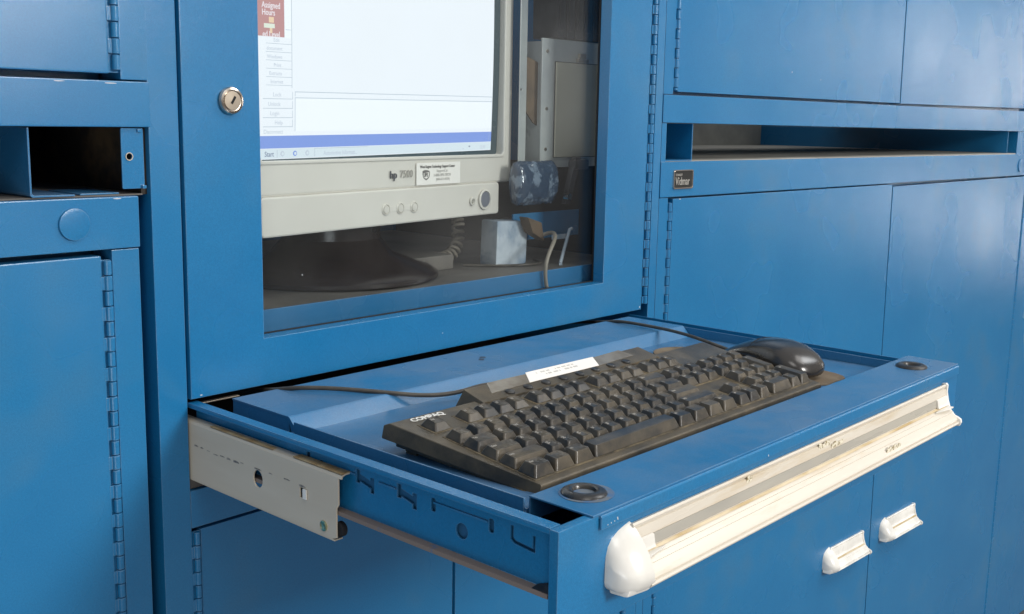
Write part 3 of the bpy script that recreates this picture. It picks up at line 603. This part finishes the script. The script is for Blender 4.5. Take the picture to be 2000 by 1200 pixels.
# ============================================================ MOUSE
MP_ = B(); P = []
for k in range(40):
    a = 2*math.pi*k/40; c_, s_ = math.cos(a), math.sin(a); r_ = (abs(c_)**3.4+abs(s_)**3.4)**(-1/3.4)*(1+.02*math.sin(5*a))
    P.append((.5160+.0410*r_*c_, -.2350+.1060*r_*s_))
MP_.prism(P, 'z', .9408, .9428, .0005)
tag(MP_.build('mouse_pad', MPAD), 'worn brown pad with rounded corner under the black mouse', 'mouse pad')
MO = thing('mouse', 'glossy black computer mouse on the worn pad right of the keyboard', 'mouse', (.5120, -.2700, .9430), rotz=R(-14))
# outline along y (nose at +y), width, height, base inset
q = B(); rings = []
prof = [(-.0560, .0040, .0080, .0050), (-.0545, .0150, .0145, .0040), (-.0500, .0225, .0205, .0030), (-.0410, .0278, .0270, .0018), (-.0280, .0305, .0325, .0010), (-.0120, .0312, .0345, .0006), (.0050, .0300, .0335, .0006), (.0200, .0282, .0295, .0008), (.0350, .0262, .0235, .0012), (.0480, .0232, .0165, .0020), (.0550, .0180, .0120, .0030), (.0575, .0080, .0090, .0045)]
for y_, w_, h_, b_ in prof:
    rg = []
    n = 28
    for k in range(n):
        a = 2*math.pi*k/n; c_, s_ = math.cos(a), math.sin(a)
        e1 = .72 if s_ > 0 else .45
        X_ = w_*math.copysign(abs(c_)**.80, c_); Z_ = (.0095+(h_-.0095)*abs(s_)**e1) if s_ > 0 else (.0095-(.0095-b_)*abs(s_)**e1)
        X_ *= (1-.10*max(0, -s_))
        rg.append((X_, y_, min(Z_, h_)))
    rings.append(rg)
q.loft(rings); mb = q.build('mouse_body', MOUSEM, MO, local=True, ang=60, wn=False)
q = B()
def mtop(x, y):
    for (a, b) in zip(prof, prof[1:]):
        if a[0] <= y <= b[0]:
            f = (y-a[0])/(b[0]-a[0]); w_ = a[1]+(b[1]-a[1])*f; h_ = a[2]+(b[2]-a[2])*f
            c_ = min(.999, abs(x)/w_)**(1/.8); return .0095+(h_-.0095)*(math.sqrt(1-c_*c_)**.72)
    return .01
q.mesh(tubemesh([(x_, .010+.0016*math.cos(x_*90), mtop(x_, .010)+.00005) for x_ in [-.026+k*.0026 for k in range(21)]], .00035, 2, smooth=False))
q.mesh(tubemesh([(0, y_, mtop(0, y_)+.00005) for y_ in [.011+.0025*k for k in range(17)]], .0003, 2, smooth=False))
q.build('button_seam', BLACK, MO, local=True)
q = B(); q.mesh(tubemesh([(.575, .050, .940), (.570, .010, .9470), (.5660, -.012, .9500), (.5660, -.030, .9545), (.5663, -.0572, .9550), (.562, -.1000, .9555), (.5465, -.1450, .9570), (.533, -.180, .9560), (.526, -.2150, .9520)], .0019)); q.build('cable', CABLE, MO)

# ============================================================ MONITOR
am = R(8.2)
MN = thing('crt_monitor', 'beige tube monitor with lit screen behind the cabinet window', 'monitor', (.4904, .1, 1.08), am)
q = B()
# chin, lower piece
def slab(q, loops, y, th, b=.002): q.mesh(plate(loops, T((0, y, 0)) @ XZ, th, b))
slab(q, [rrect(-.3870, .0010, 0, .0385, .004)], -.0010, .022, .002)
q.build('chin', MONI, MN, local=True)
q = B()
slab(q, [rrect(-.4150, .0300, .0378, .395, .006), rrect(-.3860, .0105, .0715, .365, .004)], .0010, .030, .003)
q.hexa([(-.409, .03, .03), (.024, .03, .03), (-.02, .33, .06), (-.36, .33, .06), (-.409, .03, .39), (.024, .03, .39), (-.02, .33, .33), (-.36, .33, .33)], .006)
q.build('housing', MONI, MN, local=True)
q = B(); slab(q, [rrect(-.3895, .0140, .0682, .3685, .005), rrect(-.3855, .0102, .0722, .3645, .004)], -.0004, .004, .0012); q.build('screen_lip', MONI2, MN, local=True)
def bul(x, z): return .011-.0045*(1-((x+.185)/.2)**2)-.003*(1-((z-.22)/.15)**2)
def skin(q, x0, x1, z0, z1, mi, off=0., rot=.0112, n=8):
    """a patch of the glass face; the picture on the tube is turned very slightly"""
    t = bmesh.new(); V = []
    for j in range(n+1):
        row = []
        for i in range(n+1):
            x = x0+(x1-x0)*i/n; z = z0+(z1-z0)*j/n+(x+.37)*rot
            row.append(t.verts.new((x, bul(x, z)-off, z)))
        V.append(row)
    for j in range(n):
        for i in range(n): t.faces.new((V[j][i], V[j][i+1], V[j+1][i+1], V[j+1][i]))
    add(q.bm, t, mi)
q = B(); skin(q, -.388, .013, .069, .37, 0, 0, 0); scg = q.build('screen_glass', TUBE, MN, local=True)
q = B()
mats = [E_BG, E_PANE, E_BLUE, E_BAR, E_RED, E_LINE, E_TXT, E_FAINT, E_WT, E_ORG, E_YEL]
skin(q, -.380, -.0036, .0728, .360, 0, .0003, n=14)
skin(q, -.380, -.0040, .0734, .0826, 3, .0006); skin(q, -.380, -.0040, .0830, .0948, 2, .0006)
skin(q, -.333, -.0050, .0990, .1304, 1, .0006)
for a in ((-.3345, -.0050, .1302, .1308), (-.3345, -.0050, .1358, .1364), (-.3345, -.3339, .0990, .1304), (-.3345, -.3339, .132, .1364), (-.3385, -.3379, .178, .26), (-.3385, -.3379, .1395, .1795), (-.0095, -.0091, .0840, .0940), (-.3567, -.3562, .0742, .0815), (-.3082, -.3077, .0742, .0820)): skin(q, *a, 5, .0009, n=10)
skin(q, -.3082, -.232, .0818, .0822, 5, .0009)
for k in range(6): skin(q, -.3700, -.3386, .1416+.0076*k, .1420+.0076*k, 5, .0009)
for z in (.1030, .1115, .1202, .1290): skin(q, -.3740, -.3372, z, z+.0005, 5, .0009); skin(q, -.3377, -.3372, z, z+.007, 5, .0009)
skin(q, -.380, -.3470, .1860, .28, 4, .0006); skin(q, -.3465, -.3388, .1855, .28, 1, .0006); skin(q, -.380, -.3560, .2228, .245, 1, .0009)
skin(q, -.3460, -.3390, .1930, .1934, 5, .0009)
skin(q, -.3660, -.3600, .1985, .2035, 9, .0009); skin(q, -.3720, -.3590, .1935, .1975, 10, .0009); skin(q, -.3650, -.3620, .189, .1935, 9, .0009)
def st(body, size, x, z, mi, bold=0., sx=1.):
    me = text(body, size, XZ @ Matrix.Identity(4), .00002, bold=bold, sx=sx)
    for v in me.vertices:
        X_ = v.co.x+x; Z_ = v.co.z+z+(X_+.37)*.0112; v.co = (X_, bul(X_, Z_)-.0011, Z_)
    q.mesh(me, mi=mi)
st('Assigned', .0078, -.3745, .2115, 8, .0002, .80); st('Hours', .0078, -.3745, .2050, 8, .0002, .80); st('ed Level', .0078, -.3740, .1855, 8, .0002, .80)
for b_, x, z in (('Edit', -.361, .1810), ('document', -.3695, .1734), ('Windows', -.3690, .1658), ('Print', -.361, .1582), ('Extracts', -.3665, .1506), ('Internet', -.3650, .1430)): st(b_, .0050, x, z+.0004, 7, .00005, .95)
for b_, x, z in (('Lock', -.3620, .1310), ('Unlock', -.3680, .1222), ('Login', -.3655, .1136), ('Help', -.3600, .1050), ('Disconnect', -.3735, .0965)): st(b_, .0055, x, z+.0004, 7, .00005, .95)
st('Start', .0068, -.3720, .0755, 6, .0002, .85); st('Automotive Informati...', .0060, -.2960, .0752, 7, .00015, .85); st('12:45', .0056, -.0290, .0752, 7, .0001)
for x, mi in ((-.3500, 7), (-.3340, 2), (-.3180, 7)):
    me = plate([circ(0, 0, .0026, 16), circ(.0004, 0, .0015, 12)], XZ, .0001, 0)
    for v in me.vertices:
        X_ = v.co.x+x-.003; Z_ = v.co.z+.0778+(X_+.37)*.0112; v.co = (X_+.003, bul(X_, Z_)-.0011, Z_)
    q.mesh(me, mi=mi)
skin(q, -.052, -.049, .0775, .0790, 6, .0009); skin(q, -.064, -.062, .0750, .0765, 7, .0009)
q.build('screen_picture', mats, scg, local=True, smooth=False)
# marks and controls
q = B(); q.mesh(text('hp', .0118, T((-.2030, -.0004, .0495)) @ XZ, .0003, bold=.0002)); q.build('maker_lettering', mat('grey_print', (.10, .10, .11), .5), MN, local=True)
q = B(); q.mesh(text('7500', .0115, T((-.1860, -.0004, .0500)) @ XZ, .0002, sx=.95)); q.build('model_lettering', mat('pale_print', (.38, .35, .31), .5), MN, local=True)
q = B(); q.mesh(plate([rect(-.1585, -.0785, .0405, .0650)], T((0, -.0006, 0)) @ XZ, .0004, .0001)); sk = q.build('support_sticker', PAPER, MN, local=True)
PR = mat('sticker_print', (.16, .15, .14), .6); PRL = mat('sticker_print_faint', (.50, .48, .45), .6)
q = B(); q.mesh(text('West Region Technology Support Center', .0045, T((-.1525, -.0009, .0592)) @ XZ, .0001, sx=.83, bold=.00008))
q.mesh(plate([[(-.1480, .0560), (-.1440, .0570), (-.1395, .0568), (-.1355, .0556), (-.1352, .0520), (-.1360, .0490), (-.1385, .0470), (-.1415, .0456), (-.1445, .0470), (-.1470, .0492), (-.1480, .0525)], [(-.1470, .0535), (-.1362, .0545), (-.1366, .0500), (-.1390, .0482), (-.1415, .0472), (-.1440, .0482), (-.1466, .0500)]], T((0, -.0008, 0)) @ XZ, .0002, .00002))
q.mesh(text('UPS', .0058, T((-.1462, -.0009, .0496)) @ XZ, .0001, sx=.80, bold=.0002))
q.build('sticker_print', PR, sk, local=True)
q = B(); q.mesh(text('SupportCtr', .0044, T((-.1230, -.0009, .0542)) @ XZ, .0001)); q.mesh(text('1-888-UPS-TECH', .0044, T((-.1285, -.0009, .0494)) @ XZ, .0001, bold=.0001)); q.mesh(text('(888-877-8324)', .0040, T((-.1240, -.0009, .0448)) @ XZ, .0001)); q.build('faint_print', PRL, sk, local=True)
q = B(); q.mesh(plate([rrect(-.2140, -.1600, .0140, .0200, .0028)], T((0, -.0014, 0)) @ XZ, .0012, .0003)); q.build('button_bridge', MONI2, MN, local=True)
for x in (-.2106, -.1870, -.1634):
    q = B(); q.lathe([(.0064, .0), (.0065, -.0008), (.0054, -.0013), (.0048, -.0002), (.0044, -.0004), (.0042, -.0014), (.0001, -.0016)], (x, -.0010, .0172), 'y', 28); q.build('menu_button', MBTN, MN, local=True)
q = B(); q.lathe([(.0120, -.0005), (.0122, -.0024), (.0100, -.0030), (.0094, -.0012), (.0092, -.0010)], (-.0310, -.0010, .0190), 'y', 36); q.build('power_ring', MONI2, MN, local=True)
q = B(); q.lathe([(.0092, -.0008), (.0090, -.0024), (.0001, -.0028)], (-.0310, -.0010, .0190), 'y', 32); q.build('power_button', GREYB, MN, local=True)
q = B(); q.lathe([(.0050, -.0005), (.0050, -.0020), (.0034, -.0026), (.0026, -.0010), (.0001, -.0010)], (-.0560, -.0010, .0178), 'y', 24); q.build('status_lamp', MBTN, MN, local=True)
q = B(); q.lathe([(.0022, -.0008), (.0020, -.0022), (.0001, -.0024)], (-.0560, -.0010, .0178), 'y', 16); q.build('status_lens', GREYD, MN, local=True)
q = B(); q.lathe([(.117, 1.0152), (.121, 1.0175), (.1205, 1.0215), (.112, 1.0275), (.095, 1.0325), (.070, 1.0420), (.055, 1.060), (.055, 1.12)], (.285, .165, 0), 'z', 64); q.build('swivel_base', BROWNB, MN)

# ============================================================ OTHER THINGS BEHIND OR REFLECTED IN THE WINDOW
q = B(); q.mesh(plate([rect(.5505, .6735, 1.1350, 1.2935)], T((0, .0850, 0)) @ XZ, .003, .0006)); q.bm.transform(Matrix())
EB = thing('reflected_box', 'reflection in the window of a silver metal box with a closed cream flap, built solid under the binders', 'reflected electrical box', (.61, .10, 1.137))  # stands in for a reflection in the glass, built as a solid box
q.box(.555, .6730, .088, .120, 1.1380, 1.2900, .001); q.build('box_frame', SILVER, EB)
q = B(); q.mesh(plate([rect(.5750, .6700, 1.1480, 1.2655)], T((0, .0815, 0)) @ XZ, .0028, .0006)); q.build('flap', SAND, EB)
q = B(); q.mesh(plate([rect(.5742, .6708, 1.1472, 1.2664)], T((0, .0835, 0)) @ XZ, .001, .0002)); q.build('flap_gap', BLACK, EB)
q = B(); q.box(.6120, .6330, .0770, .0815, 1.2670, 1.2715, .001); q.box(.6160, .6290, .0780, .0815, 1.2715, 1.2780, .0006); q.build('latch', STEELK, EB)
for x, z in ((.560, 1.2780), (.5605, 1.2080), (.5600, 1.1580)):
    q = B(); q.lathe([(.0022, .0849), (.0020, .0838), (.0001, .0836)], (x, 0, z), 'y', 16); q.build('screw', STEELK, EB)
q = B(); q.mesh(plate([rect(.5150, .5275, 1.1400, 1.40), circ(.5180, 1.2300, .0016, 14)], T((0, .0895, 0)) @ XZ, .0016, .0004)); tag(q.build('reflected_strip', SILVER), 'reflection of a narrow upright silver strip with a screw hole, built solid beside the monitor', 'reflected metal strip')  # a post reflected in the glass, modelled as a solid strip
q = B(); q.prism([(.5240, 1.2720), (.5400, 1.2690), (.5600, 1.2630), (.5600, 1.1850), (.5480, 1.1900), (.5340, 1.2040), (.5240, 1.2190)], 'y', .0955, .0975, .0004); tag(q.build('cardboard_sheet', CARD), 'curved brown cardboard sheet tucked behind the silver box', 'cardboard')
for k in range(5):
    x = .5830+k*.0178
    bn = thing('binder', ('reflected black binder standing furthest left in the row above the silver box', 'reflected black binder second from the left above the silver box', 'middle reflected black binder of the row above the silver box', 'reflected black binder second from the right above the silver box', 'reflected black binder furthest right above the silver box, partly cut off by the window edge')[k], 'binder', (x, .1, 1.297), group='reflected black binders above the silver box')  # books reflected in the glass, modelled as solid volumes
    B().hexa([(x, .088, 1.2955), (x+.0160, .088, 1.2955), (x+.0160, .13, 1.2955), (x, .13, 1.2955), (x-.0020, .088, 1.40), (x+.0140, .088, 1.40), (x+.0140, .13, 1.40), (x-.002, .13, 1.40)], .002).build('cover', BINDER, bn)
    B().box(x+.0035, x+.0110, .0868, .0885, 1.305, 1.365, .0004).build('spine_label', BINDER, bn)
# crinkled film bundle: a reflection in the glass built as a solid roll
from mathutils import noise as mn
q = B(); rings = []
for i in range(40):
    f = i/39; x = .4960+.0810*f; rr = .0280*(1-.9*max(0, (f-.86)/.14)**2)*(1-.9*max(0, (.06-f)/.06)**2); rg = []
    for k in range(72):
        a = 2*math.pi*k/72; p = Vector((x*95, math.cos(a)*2.0, math.sin(a)*2.0))
        n_ = 1-.16*abs(mn.noise(p))-.09*abs(mn.noise(p*2.3+Vector((3, 1, 7))))-.04*abs(mn.noise(p*5))
        rg.append((x, (.0950 if x < .52 else .0950)-.0150+.45*rr*n_*math.cos(a), 1.1170+rr*n_*math.sin(a)))
    rings.append(rg)
q.loft(rings); tag(q.build('reflected_film', FOIL, ang=70, wn=False), 'reflected crinkled roll of dark bluish plastic film, built solid beside the monitor, under the silver box', 'plastic film')
LV = thing('toggle_clamp', 'dark metal lever clamp standing upright in front of the silver box', 'clamp', (.585, .065, 1.05))
B().hexa([(.5750, .062, 1.0900), (.5850, .062, 1.0900), (.5850, .070, 1.0900), (.5750, .070, 1.0900), (.5930, .062, 1.1480), (.6040, .062, 1.1480), (.6040, .070, 1.1480), (.5930, .070, 1.1480)], .001).build('arm', BINDER, LV)
B().box(.5900, .6180, .0600, .0720, 1.1330, 1.1450, .002).build('jaw', BINDER, LV)
q = B(); q.lathe([(.0001, .058), (.0045, .059), (.0045, .066), (.0001, .067)], (.5790, 0, 1.0990), 'y', 20); q.build('pivot', CHROME, LV)
q = B(); q.box(.5150, .6450, .0960, .0990, 1.0440, 1.0780, .0008); tag(q.build('blue_bin', BLUE), 'low blue steel bin front standing behind the white box', 'bin')
CORDPTS = [(.545, .078, 1.0500), (.5560, .070, 1.0560), (.5480, .052, 1.0560), (.5180, .034, 1.0450), (.4990, .0262, 1.0320), (.4950, .0255, 1.0180), (.4960, .0255, 1.0030), (.5020, .0262, .9880), (.508, .029, .975)]
WB = thing('adapter_box', 'pale grey plastic adapter box on the cabinet shelf with a brown plug on top', 'adapter', (.53, .1, 1.0152))
B().hexa([(.478, .090, 1.0152), (.534, .090, 1.0152), (.538, .12, 1.0152), (.480, .12, 1.0152), (.480, .090, 1.0720), (.536, .090, 1.0690), (.538, .12, 1.0690), (.482, .12, 1.0720)], .003).build('shell', WBOX, WB)
B().hexa([(.5250, .072, 1.0560), (.5480, .072, 1.0440), (.5480, .088, 1.0440), (.5250, .088, 1.0560), (.5150, .072, 1.0760), (.5420, .072, 1.0680), (.5420, .088, 1.0680), (.5150, .088, 1.0760)], .002).build('plug', CARD, WB)
q = B(); q.mesh(tubemesh(CORDPTS, .0024)); q.build('cord', CABLE2, WB)
RD = thing('wire_bracket', 'bright metal rod bracket leaning beside the adapter box', 'bracket', (.57, .06, 1.016))
q = B(); q.mesh(tubemesh([(.5985, .070, 1.0570), (.5940, .070, 1.0560), (.5650, .060, 1.0160), (.5560, .052, 1.0160)], .0022, smooth=False)); q.build('rod', WBOX, RD)
q = B(); q.box(.5680, .6010, .0760, .0780, 1.0440, 1.0500, .0004); q.build('cross_bar', WBOX, RD)
# coiled handset cable
P = []
path = [Vector((.425, .145, 1.0250)), Vector((.440, .147, 1.0230)), Vector((.462, .152, 1.0260)), Vector((.480, .158, 1.0400)), Vector((.487, .165, 1.0620)), Vector((.489, .17, 1.075))]
turns, N_ = 13, 13*14
for k in range(N_+1):
    f = k/N_*(len(path)-1); i = min(int(f), len(path)-2); p = path[i].lerp(path[i+1], f-i); tg = (path[i+1]-path[i]).normalized()
    n1 = tg.cross(Vector((0, 1, 0))).normalized(); n2 = tg.cross(n1); a = 2*math.pi*turns*k/N_
    P.append(p+.0068*(n1*math.cos(a)+n2*math.sin(a)))
q = B(); q.mesh(tubemesh([tuple(p) for p in P], .0021, 3)); tag(q.build('coiled_cord', CABLE2), 'grey coiled telephone cord behind the monitor base', 'coiled cord')
q = B(); q.mesh(tubemesh([(.452, .12, 1.0172), (.49, .075, 1.0172), (.53, .066, 1.0172), (.548, .072, 1.0175), (.56, .10, 1.0172)], .0016)); tag(q.build('flat_cord', CABLE), 'thin grey cord lying on the cabinet shelf', 'cord')
q = B(); q.box(.350, .430, .115, .190, 1.0152, 1.0330, .002); tag(q.build('paper_tray', DUSTF), 'low dusty grey tray on the shelf right of the monitor base', 'tray')
